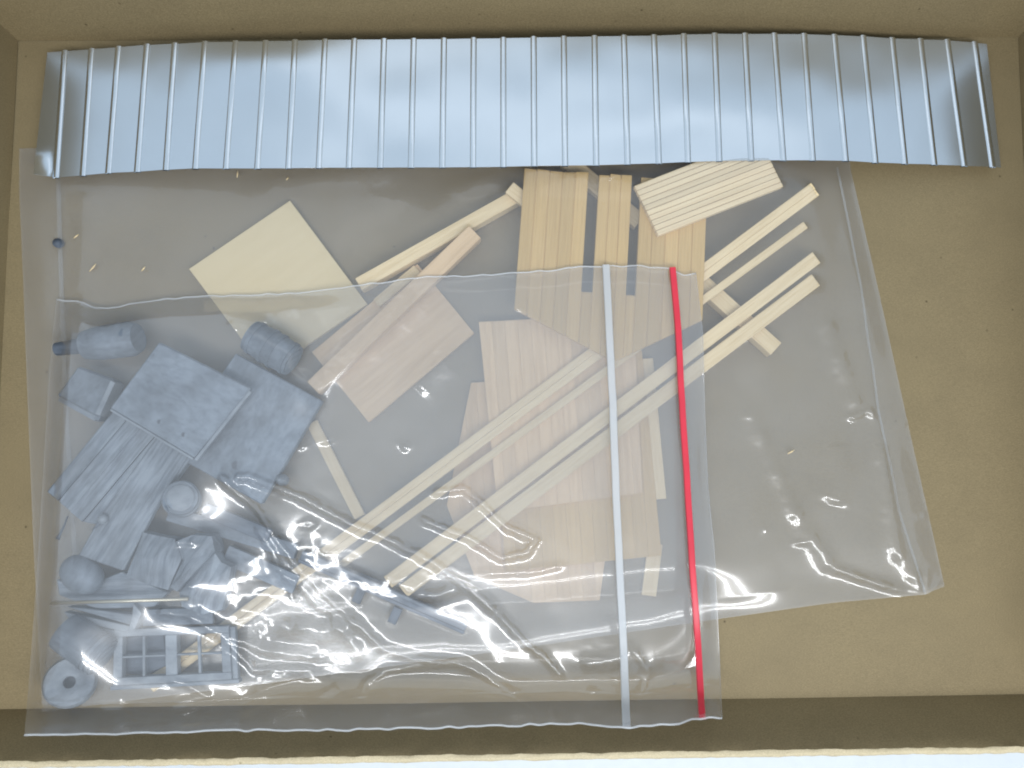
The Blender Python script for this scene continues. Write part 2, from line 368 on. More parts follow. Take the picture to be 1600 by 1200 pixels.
def pan_surface(i, u, v):
    """u 0..1 across the pan, v 0..1 from far to near edge, photo points then heights"""
    a, b, c, d = top[i], top[i + 1], bot[i + 1], bot[i]
    px = (a[0] * (1 - u) + b[0] * u) * (1 - v) + (d[0] * (1 - u) + c[0] * u) * v
    py = (a[1] * (1 - u) + b[1] * u) * (1 - v) + (d[1] * (1 - u) + c[1] * u) * v
    z = sheet_z(px)
    z = z + noise(px / 90.0, py / 55.0, 12) * 0.0020 + noise(px / 33.0, py / 60.0, 13) * 0.0004 + noise(px / 210.0, py / 90.0, 14) * .006
    if i == 0: z = z + np.maximum(0, v - .78) * np.maximum(0, .75 - u) * 0.16
    x, y = Uxy(px, py, z)
    return x, y, z
tilt = rs.uniform(-1, 1, len(top)) * 0.0007
for i in range(len(top) - 1):
    u, v = np.meshgrid(np.linspace(0.03, 0.97, 9), np.linspace(0, 1, 25))
    x, y, z = pan_surface(i, u, v); z = z + (u - .5) * 2 * tilt[i]
    X = np.concatenate([x, x[::-1]]); Y = np.concatenate([y, y[::-1]]); Z = np.concatenate([z, z[::-1] - 0.0012])
    X = np.concatenate([X, X[:1]]); Y = np.concatenate([Y, Y[:1]]); Z = np.concatenate([Z, Z[:1]])
    o = sheet_grid('pan', X, Y, Z, M_SHEET, root); o.data.set_sharp_from_angle(angle=R(50))
for i in range(1, len(top) - 1):
    v = np.linspace(0, 1, 25); a = np.array(top[i]); b = np.array(bot[i])
    wd = 4.6; prof = [(-1.15, -.0012), (-1.0, .0006), (-.62, .0016), (0, .0021), (.62, .0016), (1.0, .0006), (1.15, -.0012)]
    # the ribs overhang the sheet's edges by a hair
    vv = v * 1.012 - 0.006
    X, Y, Z = [], [], []
    for (k, dz) in prof:
        px = a[0] + (b[0] - a[0]) * vv + k * wd; py = a[1] + (b[1] - a[1]) * vv
        z0 = sheet_z(px) + noise(px / 90.0, py / 55.0, 12) * 0.0020 + noise(px / 33.0, py / 60.0, 13) * 0.0004 + noise(px / 210.0, py / 90.0, 14) * .006
        z = z0 + dz; x, y = Uxy(px, py, z0); X.append(x); Y.append(y); Z.append(z)
    X.append(X[0]); Y.append(Y[0]); Z.append(Z[0] - .0012)
    X.insert(0, X[-2]); Y.insert(0, Y[-2]); Z.insert(0, Z[-2] - .0012)
    sheet_grid('rib', np.array(X), np.array(Y), np.array(Z), M_RIB, root)

# ------------------------------------------------------------------ wood in the large bag
Wd = H_WOOD
o = prism('wood_sheet', [(453, 313), (574, 475), (416, 582), (295, 420)], 0.011, 0.008, M_PALE, grain=((453, 313), (295, 420)), reg=Wd)
tag(o, 'plain pale yellow square wood panel, its top corner clear of the zip bag', 'wood panel')
o = prism('wood_sheet', [(741, 520), (576, 660), (487, 550), (652, 412)], 0.011, 0.008, M_PINK, grain=((741, 520), (576, 660)), reg=Wd)
tag(o, 'plain rosy wood panel lying under the zip bag beneath the short thick beam', 'wood panel')
o = bar('wood_beam', (808, 305), (560, 444), 21, 0.026, 0.026, 0.022, M_STRIP, reg=Wd)
tag(o, 'square pale wood beam running from the notched siding to the plain square panel', 'wood beam')
o = bar('wood_beam', (742, 362), (489, 606), 27, 0.038, 0.030, 0.018, M_PINK, reg=Wd)
tag(o, 'short thick rosy wood beam lying across the plain rosy panel', 'wood beam')
o = bar('wood_strip', (652, 420), (588, 474), 16, 0.015, 0.015, 0.010, M_STRIP, reg=Wd)
tag(o, 'tiny wood strip end peeking out between the two thick beams', 'wood strip')
o = bar('wood_stick', (796, 292), (845, 332), 20, 0.040, 0.030, 0.010, M_STRIP, reg=Wd)
tag(o, 'short stick end crossing over the upper end of the square wood beam', 'wood stick')
o = bar('wood_stick', (884, 248), (1000, 346), 25, 0.020, 0.022, 0.014, M_STRIP, reg=Wd)
tag(o, 'wood stick glimpsed through the two slots of the notched siding', 'wood stick')
o = bar('wood_stick', (1050, 398), (1213, 545), 25, 0.026, 0.026, 0.022, M_STRIP, reg=Wd)
tag(o, 'square wood stick sticking out beneath the two wide wood strips', 'wood stick')
o = bar('wood_strip', (487, 660), (562, 808), 18, 0.012, 0.012, 0.008, M_STRIP, reg=Wd)
tag(o, 'single thin wood strip pointing down beside the large grey plate', 'wood strip')

def siding_board(label, cols, th, m, zt, name='siding_board', cat='wood siding', grain=None, backer=None, bev=0.0006, bcol=None, bdep=None):
    """cols: photo outlines of the planks"""
    allp = np.array([p for c in cols for p in c]); c = allp.mean(0)
    rt = thing(name, label, cat, U(c[0], c[1], zt - th))
    for k, pts in enumerate(cols):
        prism('plank', pts, zt + (k % 3 - 1) * 0.00015, th - 0.001 * (k % 2) * .3, m, rt, grain=grain, bevel=bev, reg=H_WOOD)
    if backer is not None: prism('backing', backer, zt - (bdep or th * .3), th * .5, bcol or M_BACK, rt, bevel=0, grain=grain)
    return rt
def split_quad(q, n, gap=0.5, rag=0.0, seed=0):
    """q = TL, TR, BR, BL; n planks side by side from left to right"""
    r = np.random.RandomState(seed); out = []
    for k in range(n):
        a, b = (k + .0) / n, (k + 1.) / n; e = gap / max(1, math.hypot(q[1][0] - q[0][0], q[1][1] - q[0][1])) / 2
        t0, t1 = r.uniform(-rag, rag, 2)
        A, B, Cc, D = lerp(q[0], q[1], a + e), lerp(q[0], q[1], b - e), lerp(q[3], q[2], b - e), lerp(q[3], q[2], a + e)
        out.append([lerp(A, D, t0), lerp(B, Cc, t0), lerp(Cc, B, t1), lerp(D, A, t1)] if False else [lerp(A, D, t0), lerp(B, Cc, t0), lerp(Cc, B, t1 * 0), lerp(D, A, t1 * 0)])
    return out
# three stacked siding panels under the zip bag
def clip_poly(poly, a, b):                                 # keep the side left of a->b (photo coordinates)
    out = []
    def s(p): return (b[0] - a[0]) * (p[1] - a[1]) - (b[1] - a[1]) * (p[0] - a[0])
    for i in range(len(poly)):
        p, q = poly[i], poly[(i + 1) % len(poly)]; sp, sq = s(p), s(q)
        if sp >= 0: out.append(p)
        if sp * sq < 0: out.append(lerp(p, q, sp / (sp - sq)))
    return out
def planks_of(poly, axis, wpx, gap=0.8):
    """cut a convex outline into planks that run along axis"""
    ax = np.array(axis, float); ax /= np.linalg.norm(ax); nr = np.array((-ax[1], ax[0])); P = np.array(poly); d = P @ nr
    n = max(1, round((d.max() - d.min()) / wpx)); st = (d.max() - d.min()) / n; out = []
    for k in range(n):
        lo, hi = d.min() + k * st + gap / 2, d.min() + (k + 1) * st - gap / 2
        p = clip_poly(poly, tuple(nr * lo), tuple(nr * lo + ax)); 
        if len(p) > 2: p = clip_poly(p, tuple(nr * hi), tuple(nr * hi - ax))
        if len(p) > 2: out.append(p)
    return out
pj = [(736, 598), (985, 580), (937, 938), (833, 942), (742, 902), (698, 790)]
siding_board('wide siding panel with a pointed lower end, lowest of the stack under the zip bag', planks_of(pj, (8, 100), 20, .12), 0.006, M_PINK, 0.0085, grain=((850, 600), (858, 940)), bev=.0003)
pj = [(762, 530), (1003, 548), (1034, 868), (790, 893)]
siding_board('siding panel whose square lower corner shows beside the white zip track, middle of the stack', planks_of(pj, (7, 100), 20, .12), 0.006, M_SIDING, 0.0155, grain=((850, 560), (868, 890)), bev=.0003)
pj = [(748, 503), (990, 490), (1004, 770), (778, 800)]
siding_board('pale siding panel on top of the stack, just under the point of the notched board', planks_of(pj, (8, 100), 20, .12), 0.006, M_PINK, 0.0225, grain=((850, 500), (870, 790)), bev=.0003)
o = bar('wood_strip', (1010, 560), (1031, 780), 21, 0.012, 0.012, 0.008, M_STRIP, reg=Wd)
tag(o, 'short upright wood strip between the white and the red zip tracks', 'wood strip')
o = bar('wood_strip', (1024, 850), (1014, 931), 23, 0.0075, 0.0075, 0.005, M_STRIP, reg=Wd)
tag(o, 'stubby wood strip poking out below the stacked siding panels', 'wood strip')
# long strips: low at the near end, resting on the stack at the far one
def zl(px): return 0.018 + (px - 372) / 900.0 * 0.026
for (a, b, wpx, lab) in (
        ((1271, 290), (224, 1071), 11.5, 'upper of the two long thin strips that lie tight together'),
        ((1277, 300), (236, 1077), 11.5, 'lower of the two long thin strips that lie tight together'),
        ((1259, 351), (520, 892), 12.0, 'lone thin long strip between the tight pair and the wide strips')):
    o = bar('wood_strip', a, b, wpx, zl(a[0]), zl(b[0]) - .003, 0.007, M_STRIP, reg=Wd); tag(o, lab, 'wood strip', 'long wood strips fanned out of the bag')
for (a, b, wpx, lab) in (
        ((1276, 402), (606, 910), 21, 'upper wide long strip, its end nearest the thin strips'),
        ((1275, 437), (630, 924), 22, 'lower wide long strip, the last one of the fan')):
    o = bar('wood_strip', a, b, wpx, 0.037, 0.0345, 0.009, M_STRIP, reg=Wd); tag(o, lab, 'wood strip', 'long wood strips fanned out of the bag')
# notched gable siding
T0, T1, B0, B1 = (819, 264), (1106, 283), (803, 482), (1098, 500)
uP, vP = 0.545, 1.335
def gp(u, v): return lerp(lerp(T0, T1, u), lerp(B0, B1, u), v)
def vb(u): return 1 + (vP - 1) * (u / uP if u < uP else (1 - u) / (1 - uP))
edges = list(np.linspace(0, .352, 6)) + [.408] + list(np.linspace(.408, .589, 4))[1:] + [.637] + list(np.linspace(.637, 1, 6))[1:]
cols = []; rr = np.random.RandomState(5)
for k in range(len(edges) - 1):
    a, b = edges[k] + .0016, edges[k + 1] - .0016
    v0 = .86 if abs(a - .352) < .01 or abs(a - .589) < .01 else rr.uniform(-.012, .012)
    pts = [gp(a, v0), gp(b, v0 + rr.uniform(-.006, .006)), gp(b, vb(b))]
    if a < uP < b: pts.append(gp(uP, vP))
    pts.append(gp(a, vb(a))); cols.append(pts)
siding_board('notched tan siding board with two slots and a pointed gable end', cols, 0.009, M_SIDING, 0.047, grain=(T0, B0), bev=.0006, backer=[(821, 268), (918, 270), (907, 456), (926, 457), (938, 276), (986, 278), (978, 461), (994, 462), (1003, 280), (1104, 287), (1097, 498), (965, 562), (805, 480)], bcol=M_SIDING, bdep=.0012)
# clapboard panel on top of it
q = [(991, 290), (1186, 214), (1224, 291), (1029, 368)]
siding_board('pale ribbed clapboard rectangle lying on the notched board, tucked under the metal sheet', planks_of(q, (195, -76), 8.3, .8), 0.011, M_CLAP, 0.0585, name='clapboard_panel', grain=(q[0], q[1]), backer=[lerp(a, (1107, 291), .02) for a in q])

# ------------------------------------------------------------------ castings in the zip bag
Cs = H_CAST; ZB = 0.016
def barrel(label, A, B, r, bands, m=M_CAST, name='barrel', lidm=None, bulge=.10):
    A, B = np.array(A, float), np.array(B, float)
    rt = thing(name, label, 'barrel', (*((A + B) / 2)[:2], min(A[2], B[2]) - (r if abs(A[2] - B[2]) < .02 else 0)))
    pr = [(0, r * .80), (0, r * .92), (.03, r * (1 - bulge))] + [(s, r * (1 - bulge * (2 * s - 1) ** 2)) for s in np.linspace(.1, .9, 9)] + [(.97, r * (1 - bulge)), (1, r * .92), (1, r * .80)]
    lathe('body', pr, A, B, m, rt)
    for s in bands:
        rb = r * (1 - bulge * (2 * s - 1) ** 2) + .0016; h = .035
        lathe('hoop', [(s - h, rb - .003), (s - h, rb), (s + h, rb), (s + h, rb - .003)], A, B, m, rt, closed=True)
    d = (B - A) / np.linalg.norm(B - A)
    lathe('lid', [(0, r * .74), (.7, r * .74), (1, r * .66)], B - d * .0015, B + d * .003, lidm or m, rt)
    regcyl(A, B, r, Cs); return rt
def slab(name, label, cat, pts, zt, th, m=M_CAST, grain=None, bevel=0.0016):
    o = prism(name, pts, zt, th, m, grain=grain, reg=Cs, bevel=bevel); return tag(o, label, cat)

slab('cast_plate', 'large smooth grey metal plate with a round pit, under the square plate', 'metal plate', [(368, 552), (503, 626), (408, 788), (262, 706)], 0.046, 0.016, M_CAST, grain=((503, 626), (408, 788)))
pit = lathe('pit', [(0, .0062), (1, .0062)], U(369, 727, .0455), U(369, 727, .0463), M_HOLE_SHADE, bpy.data.objects['cast_plate'])  # dark disc on the plate, hole shade put into its colour
# ribbed wood-grained deck of planks
dk = [(176, 645), (294, 716), (130, 815), (73, 768)]
rt = thing('plank_deck', 'grey cast metal plank deck with wood grain, under the square plate', 'metal casting', U(170, 730, .03))
for pts in planks_of([(178, 640), (300, 712), (213, 832), (128, 815), (73, 768)], (-103, 122), 27, 0.8):
    prism('plank', pts, 0.050 + random.uniform(-.0012, .0008), 0.018, M_CASTG, rt, grain=((178, 640), (75, 762)), reg=Cs, bevel=.0014)
slab('cast_board', 'long narrow grey cast board slanting down to the round sack', 'metal casting', [(250, 676), (297, 706), (240, 800), (192, 892), (122, 868), (160, 800)], 0.0535, 0.012, M_CASTG, grain=((280, 700), (160, 880)))
rt = thing('cast_plate', 'square smooth grey metal plate topping the heap of castings', 'metal plate', U(282, 620, .054))
prism('plate', [(248, 534), (392, 606), (302, 716), (171, 638)], 0.072, 0.013, M_CAST, rt, grain=((248, 534), (392, 606)), reg=Cs, bevel=.0022)
bar('edge_strip', (391, 611), (305, 719), 5, 0.071, 0.071, 0.005, M_CASTL, rt, bevel=.0006)
bar('edge_strip', (301, 717), (172, 640), 3.5, 0.0727, 0.0727, 0.006, M_CASTL, rt, bevel=.0006)
for (x, y) in ((249, 659), (287, 679)):
    lathe('pit', [(0, .0032), (1, .0032)], U(x, y, .0716), U(x, y, .0724), M_HOLE_SHADE, rt, seg=14)
barrel('small ringed grey barrel lying on the corner of the plain square wood panel', U(392, 524, .044), U(458, 564, .044), .027, (.12, .42, .62, .9), M_CAST)
A, B = U(86, 546, .034), U(216, 528, .048)
rt = thing('tapered_fitting', 'dark tapered grey metal fitting above the small crate casting', 'metal casting', ((A + B) / 2 * (1, 1, 0)) + (0, 0, ZB))
lathe('nozzle', [(0, .006), (.02, .010), (.30, .012), (.36, .014)], A, B, M_CASTD, rt)
lathe('body', [(.34, .013), (.37, .022), (.55, .026), (.92, .027), (1.0, .022)], A, B, M_CAST, rt)
regcyl(A, B, .026, Cs)
rt = thing('cast_crate', 'small chipped grey metal crate beside the square plate', 'crate', U(130, 612, ZB))
prism('body', [(121, 572), (178, 593), (152, 652), (88, 618)], 0.050, .030, M_CAST, rt, grain=((121, 572), (88, 618)), reg=Cs, bevel=.003)
bar('foot', (92, 622), (150, 654), 9, 0.040, 0.040, .022, M_CASTG, rt)
bar('lip', (176, 596), (152, 648), 8, 0.053, 0.053, .03, M_CASTL, rt)
bar('foot', (158, 636), (148, 655), 12, 0.045, 0.045, .026, M_CASTG, rt)
barrel('small upright grey barrel with a bright lid beside the narrow cast board', U(287, 784, ZB + .002), U(282, 778, ZB + .055), .026, (.2, .78), M_CAST, lidm=M_CASTL)
A = U(161, 811, .058); rt = thing('ball_pin', 'tiny bright ball pin on the edge of the plank deck', 'pin', A - (0, 0, .006))
lathe('ball', [(s, .0075 * math.sqrt(max(0.02, 1 - (2 * s - 1) ** 2))) for s in np.linspace(0, 1, 9)], A - (0, 0, .007), A + (0, 0, .007), M_CASTL, rt, seg=16)
tube('shank', [A + (-.004, -.004, 0), A + (-.017, -.016, -.008)], .0022, M_CASTD, rt)
regcyl(A - (0, 0, .02), A + (0, 0, .007), .008, Cs)
A = U(438, 750, .05); o = lathe('metal_bead', [(s, .009 * math.sqrt(max(0.03, 1 - (2 * s - 1) ** 2))) for s in np.linspace(0, 1, 9)], A - (0, 0, .03), A + (0, 0, .006), M_CASTL, seg=16)
tag(o, 'tiny round metal knob at the lower edge of the large pitted plate', 'knob'); regcyl(A - (0, 0, .03), A + (0, 0, .006), .008, Cs)
tube_o = tube('bent_wire', [U(x, y, .020) for x, y in ((106, 806), (100, 822), (93, 836), (90, 842))], [.0012, .0016, .002, .004], M_CASTD)
tag(tube_o, 'short bent dark wire with a blob end below the plank deck', 'wire')

# grained rubble blocks
def rock(name, label, pts, zt, th, grain, seed, cat='metal casting'):
    r = np.random.RandomState(seed); top_ = np.array([U(p[0], p[1], zt + r.uniform(-.006, .003)) for p in pts]); n = len(pts)
    c = top_.mean(0); c[2] = zt + .004
    mid = top_ * 1.0; mid[:, :2] = c[:2] + (top_[:, :2] - c[:2]) * 1.06; mid[:, 2] = zt - th * .5
    bo = mid.copy(); bo[:, 2] = zt - th; bo[:, :2] = c[:2] + (top_[:, :2] - c[:2]) * .97
    inn = c + (top_ - c) * .55; inn[:, 2] = zt + r.uniform(-.002, .005, n)
    V = np.vstack([inn, top_, mid, bo, c[None]])
    Fc = [[i, (i + 1) % n, 4 * n] for i in range(n)]
    for a in range(3): Fc += [[a * n + i, a * n + (i + 1) % n, (a + 1) * n + (i + 1) % n, (a + 1) * n + i] for i in range(n)]
    Fc.append([3 * n + i for i in range(n)][::-1])
    o = mesh(name, V, Fc, M_CASTG, uvs=gdir(*grain)); tag(o, label, cat)
    Cs.append((mid[:, :2], zt + .003, zt - th, None)); return o
rock('cast_stump', 'grained grey metal stump nearest the narrow cast board', [(224, 832), (250, 838), (273, 842), (284, 872), (262, 922), (228, 912), (197, 900), (210, 868)], .056, .038, ((224, 835), (205, 900)), 2)
rock('cast_stump', 'grained grey metal stump with bright glints, middle of three', [(275, 846), (300, 836), (331, 838), (336, 862), (308, 890), (276, 924), (266, 918), (286, 876)], .060, .042, ((330, 840), (275, 915)), 4)
rock('cast_stump', 'grained grey metal stump next to the thin strips, with a jagged outer side', [(336, 864), (345, 878), (361, 886), (356, 916), (347, 952), (318, 960), (284, 948), (280, 926), (310, 892)], .050, .032, ((340, 866), (300, 950)), 6)
A = U(128, 898, .046)
o = lathe('cast_sack', [(s, .033 * max(.08, (1 - (2 * s - 1) ** 2)) ** .4) for s in np.linspace(0, 1, 11)], A + (-.014, -.02, -.002), A + (.014, .021, .002), M_CAST, squash=.75, seg=24)
tag(o, 'rounded grey metal sack at the lower end of the narrow cast board', 'sack'); regcyl(A + (-.012, -.016, 0), A + (.012, .018, 0), .024, Cs)
slab('cast_wedge', 'flat grey metal wedge tapering under the thin rod', 'metal casting', [(88, 905), (128, 918), (190, 893), (262, 925), (240, 948), (150, 952), (92, 930)], .034, .016, M_CASTG, grain=((120, 930), (260, 925)))
rt = thing('cast_steps', 'angular grey metal step casting just above the window frame', 'metal casting', U(160, 970, ZB))
prism('tread', [(104, 948), (130, 950), (220, 962), (208, 978)], .040, .018, M_CASTG, rt, grain=((104, 948), (220, 962)), reg=Cs)
prism('tread', [(100, 956), (208, 979), (196, 988), (108, 968)], .036, .016, M_CASTL, rt, grain=((100, 956), (208, 979)), reg=Cs)
prism('riser', [(108, 969), (196, 989), (178, 1008), (150, 996), (116, 976)], .033, .016, M_CASTG, rt, grain=((108, 969), (196, 989)), reg=Cs)
prism('end_post', [(208, 942), (221, 958), (210, 984), (200, 986), (206, 962)], .044, .022, M_CASTL, rt, reg=Cs)
barrel('grey barrel lying beside the round washer, ringed at one end', U(100, 985, .045), U(163, 1028, .045), .029, (.72, .82, .92), M_CAST, bulge=.05)
A = U(111, 1067, ZB); rt = thing('washer', 'round grey metal washer with a small center hole below the lying barrel', 'washer', A)
lathe('disc', [(0, .009), (0, .033), (.12, .036), (.8, .036), (1, .033), (1.0, .022), (1.04, .020), (1.04, .013), (.9, .0085)], A, U(108, 1066, ZB + .018), M_CASTL, rt, closed=True)
lathe('bore_shade', [(0, .0092), (1, .0092)], A - (0, 0, .001), A + (0, 0, .002), M_HOLE_SHADE, rt)  # dark disc closing the hole, its shade painted
regcyl(A, A + (0, 0, .018), .035, Cs)
# window casting
wf = thing('window_frame', 'twin sash grey metal window frame with eight openings and a sill', 'window frame', U(272, 1022, ZB))
zt = .034
WTL, WTR, WBR, WBL = (178, 984), (357, 978), (362, 1062), (176, 1072)
def wp(u, v): return lerp(lerp(WTL, WTR, u), lerp(WBL, WBR, u), v)
def wq(u0, v0, u1, v1): return [wp(u0, v0), wp(u1, v0), wp(u1, v1), wp(u0, v1)]
def wpart(n, u0, v0, u1, v1, dz=0, th=.014, par=None, m=M_CASTL):
    return prism(n, wq(u0, v0, u1, v1), zt + dz, th, m, wf, bevel=.0007, grain=(WTL, WTR))
wpart('top_rail', 0, 0, 1, .13); wpart('bottom_rail', 0, .86, 1, 1.0)
for u0, u1 in ((0, .075), (.445, .545), (.925, 1)): wpart('stile', u0, .13, u1, .86, dz=-.0005)
for ua, ub in ((.075, .445), (.545, .925)):
    um = (ua + ub) / 2
    wpart('muntin', um - .012, .13, um + .012, .86, -.002, .006)
    wpart('muntin', ua, .475, ub, .515, -.0025, .006)
wpart('sill', -.02, 1.0, 1.06, 1.075, dz=-.003, th=.014); wpart('side_trim', 1.005, .02, 1.055, 1.0, dz=-.006, th=.010)
Cs.append((np.array([U(*p, zt)[:2] for p in wq(-.02, 0, 1.06, 1.07)]), zt, ZB, None))
slab('cast_offcut', 'flat dark metal offcut seen through the openings of the window frame', 'metal casting', [(184, 996), (256, 990), (262, 1040), (226, 1056), (188, 1052)], .0165, .006, M_CASTD, grain=((184, 996), (256, 990)))
# rod
A, B = U(80, 942.5, .0545), U(294, 936, .0565); o = tube('thin_rod', [A, (A + B) / 2, B], .0027, M_BRASS)
tag(o, 'straight thin bright rod lying across the wedge and steps', 'rod'); regcyl(A, B, .002, Cs)
# channel with brackets
rt = thing('cast_beam', 'long dark grey metal beam with two brackets lying under the wide strips', 'beam', U(610, 930, ZB))
bar('web', (470, 868), (728, 982), 19, .040, .036, .014, M_CASTD, rt, reg=Cs, bevel=.0015)
bar('flange', (472, 863), (729, 976), 5, .0425, .0385, .004, M_CAST, rt, bevel=.0006)
bar('flange', (466, 876), (725, 989), 5, .0425, .0385, .004, M_CASTD, rt, bevel=.0006)
for a, b in (((566, 918), (555, 942)), ((622, 950), (611, 974))): bar('bracket', a, b, 14, .033, .030, .010, M_CASTD, rt, reg=Cs)
o = bar('cast_rail', (478, 868), (602, 916), 9, .030, .028, .008, M_CASTD, reg=Cs); tag(o, 'slim dark metal rail branching off above the long dark beam', 'rail')
o = bar('cast_rail', (262, 802), (462, 862), 24, .034, .030, .014, M_CAST, reg=Cs); tag(o, 'broad grey metal rail behind the grained stumps', 'rail')
o = bar('cast_rail', (318, 796), (420, 838), 22, .040, .036, .010, M_CASTD, reg=Cs); tag(o, 'short dark metal rail beside the upright barrel', 'rail')
o = bar('cast_rail', (352, 866), (462, 914), 30, .026, .024, .010, M_CAST, reg=Cs); tag(o, 'broad metal rail under the crumpled glare of the film', 'rail')
o = bar('cast_rail', (222, 966), (332, 962), 26, .026, .026, .008, M_CAST, reg=Cs); tag(o, 'flat grey metal rail just above the window frame', 'rail')

# ------------------------------------------------------------------ height fields
CELL = 0.0025; gX = np.arange(-.92, .92, CELL); gY = np.arange(-.52, .86, CELL); GX, GY = np.meshgrid(gX, gY)
def raster(Hm, poly, z, op):
    P = np.asarray(poly); i0 = max(0, int((P[:, 0].min() - gX[0]) / CELL)); i1 = min(len(gX), int((P[:, 0].max() - gX[0]) / CELL) + 2)
    j0 = max(0, int((P[:, 1].min() - gY[0]) / CELL)); j1 = min(len(gY), int((P[:, 1].max() - gY[0]) / CELL) + 2)
    if i1 <= i0 or j1 <= j0: return
    x, y = GX[j0:j1, i0:i1], GY[j0:j1, i0:i1]; ins = np.zeros(x.shape, bool)
    for k in range(len(P)):
        (xa, ya), (xb, yb) = P[k], P[(k + 1) % len(P)]
        if ya == yb: continue
        c = ((ya > y) != (yb > y)) & (x < (xb - xa) * (y - ya) / (yb - ya) + xa); ins ^= c
    s = Hm[j0:j1, i0:i1]; zz = z(x, y) if callable(z) else z
    s[ins] = op(s, zz * np.ones_like(s))[ins]
def plane_of(top3, z):
    if top3 is None or np.ptp(top3[:, 2]) < 1e-5: return z
    A_ = np.c_[top3[:, :2], np.ones(len(top3))]; co, *_ = np.linalg.lstsq(A_, top3[:, 2], rcond=None)
    return lambda x, y: co[0] * x + co[1] * y + co[2]
def box_blur(a, r):
    for ax in (0, 1):
        pad = [(0, 0), (0, 0)]; pad[ax] = (r + 1, r); c = np.cumsum(np.pad(a, pad, mode='edge'), axis=ax)
        n = a.shape[ax]; a = (np.take(c, np.arange(2 * r + 1, 2 * r + 1 + n), ax) - np.take(c, np.arange(0, n), ax)) / (2 * r + 1)
    return a
def membrane(raw, its=36, r=6, sag=0.0):
    h = raw.copy()
    for k in range(its):
        h = np.maximum(raw, box_blur(h, max(2, r - k // 9)) - sag)
    for k in range(2): h = np.maximum(box_blur(h, 1), raw + .0002) if k else box_blur(h, 1)
    return h
def sample(Hm, x, y):
    fx = np.clip((x - gX[0]) / CELL, 0, len(gX) - 1.001); fy = np.clip((y - gY[0]) / CELL, 0, len(gY) - 1.001)
    i, j = fx.astype(int), fy.astype(int); a, b = fx - i, fy - j
    return (Hm[j, i] * (1 - a) + Hm[j, i + 1] * a) * (1 - b) + (Hm[j + 1, i] * (1 - a) + Hm[j + 1, i + 1] * a) * b

raw = np.full(GX.shape, 0.003)
for (P_, z, zb, t3) in H_WOOD: raster(raw, P_, plane_of(t3, z), np.maximum)
rawF = raw + 0.0025
raster(rawF, np.array([U(*p, .034)[:2] for p in ((690, 520), (1050, 470), (1060, 925), (760, 950), (690, 880))]), .034, np.maximum)   # flat lift added to keep lamp glare off this film
HB = membrane(rawF, its=70, r=8)
HB = box_blur(np.maximum(box_blur(box_blur(HB, 12), 12) + .0015, rawF), 3)
for (P_, z, zb, t3) in H_CAST:                              # the castings press the film down where no wood lies
    raster(HB, P_, lambda x, y, zb=zb: np.maximum(min(zb, .03) - .008, .0065), np.minimum)
HB = np.maximum(box_blur(HB, 2), rawF)
HZB = HB + 0.0018
rawC = np.maximum(HZB + 0.003, 0)
for (P_, z, zb, t3) in H_CAST: raster(rawC, P_, (lambda x, y, f=plane_of(t3, z): (f(x, y) if callable(f) else f) + .003), np.maximum)
# film raised flat over castings and stacked siding, shaped to move its glare away
for hull, zz in (([(738, 560), (1000, 540), (1030, 1040), (770, 1045)], .046), ([(80, 560), (250, 500), (400, 500), (520, 640), (470, 800), (365, 945), (70, 945)], .070), ([(72, 920), (392, 920), (392, 1092), (60, 1096)], .058)):
    raster(rawC, np.array([U(*p, zz)[:2] for p in hull]), zz, np.maximum)
HZ = membrane(rawC, its=60, r=7)
# the film is stiff: it spans the dips between the castings instead of following them
HZs = box_blur(box_blur(box_blur(HZ, 20), 20), 14); HZ = HZs + box_blur(box_blur(np.maximum(HZ - HZs, 0), 9), 7) * 1.35
HZ = box_blur(np.maximum(HZ, rawC - .001), 3) + .0025

# ------------------------------------------------------------------ the two film bags
def poly_curve(pts, n):
    P = np.array(pts, float); d = np.r_[0, np.cumsum(np.hypot(*np.diff(P, axis=0).T))]; s = np.linspace(0, d[-1], n)
    return np.stack([np.interp(s, d, P[:, 0]), np.interp(s, d, P[:, 1])], -1)
def coons(T, Bm, Lf, Rt, nu, nv):
    t, b, l, r = poly_curve(T, nu), poly_curve(Bm, nu), poly_curve(Lf, nv), poly_curve(Rt, nv)
    u = np.linspace(0, 1, nu)[None, :, None]; v = np.linspace(0, 1, nv)[:, None, None]
    S = (1 - v) * t[None] + v * b[None] + (1 - u) * l[:, None] + u * r[:, None] - ((1 - u) * (1 - v) * t[0] + u * (1 - v) * t[-1] + (1 - u) * v * b[0] + u * v * b[-1])
    return S[..., 0], S[..., 1], u[..., 0] + 0 * v[..., 0], v[..., 0] + 0 * u[..., 0]
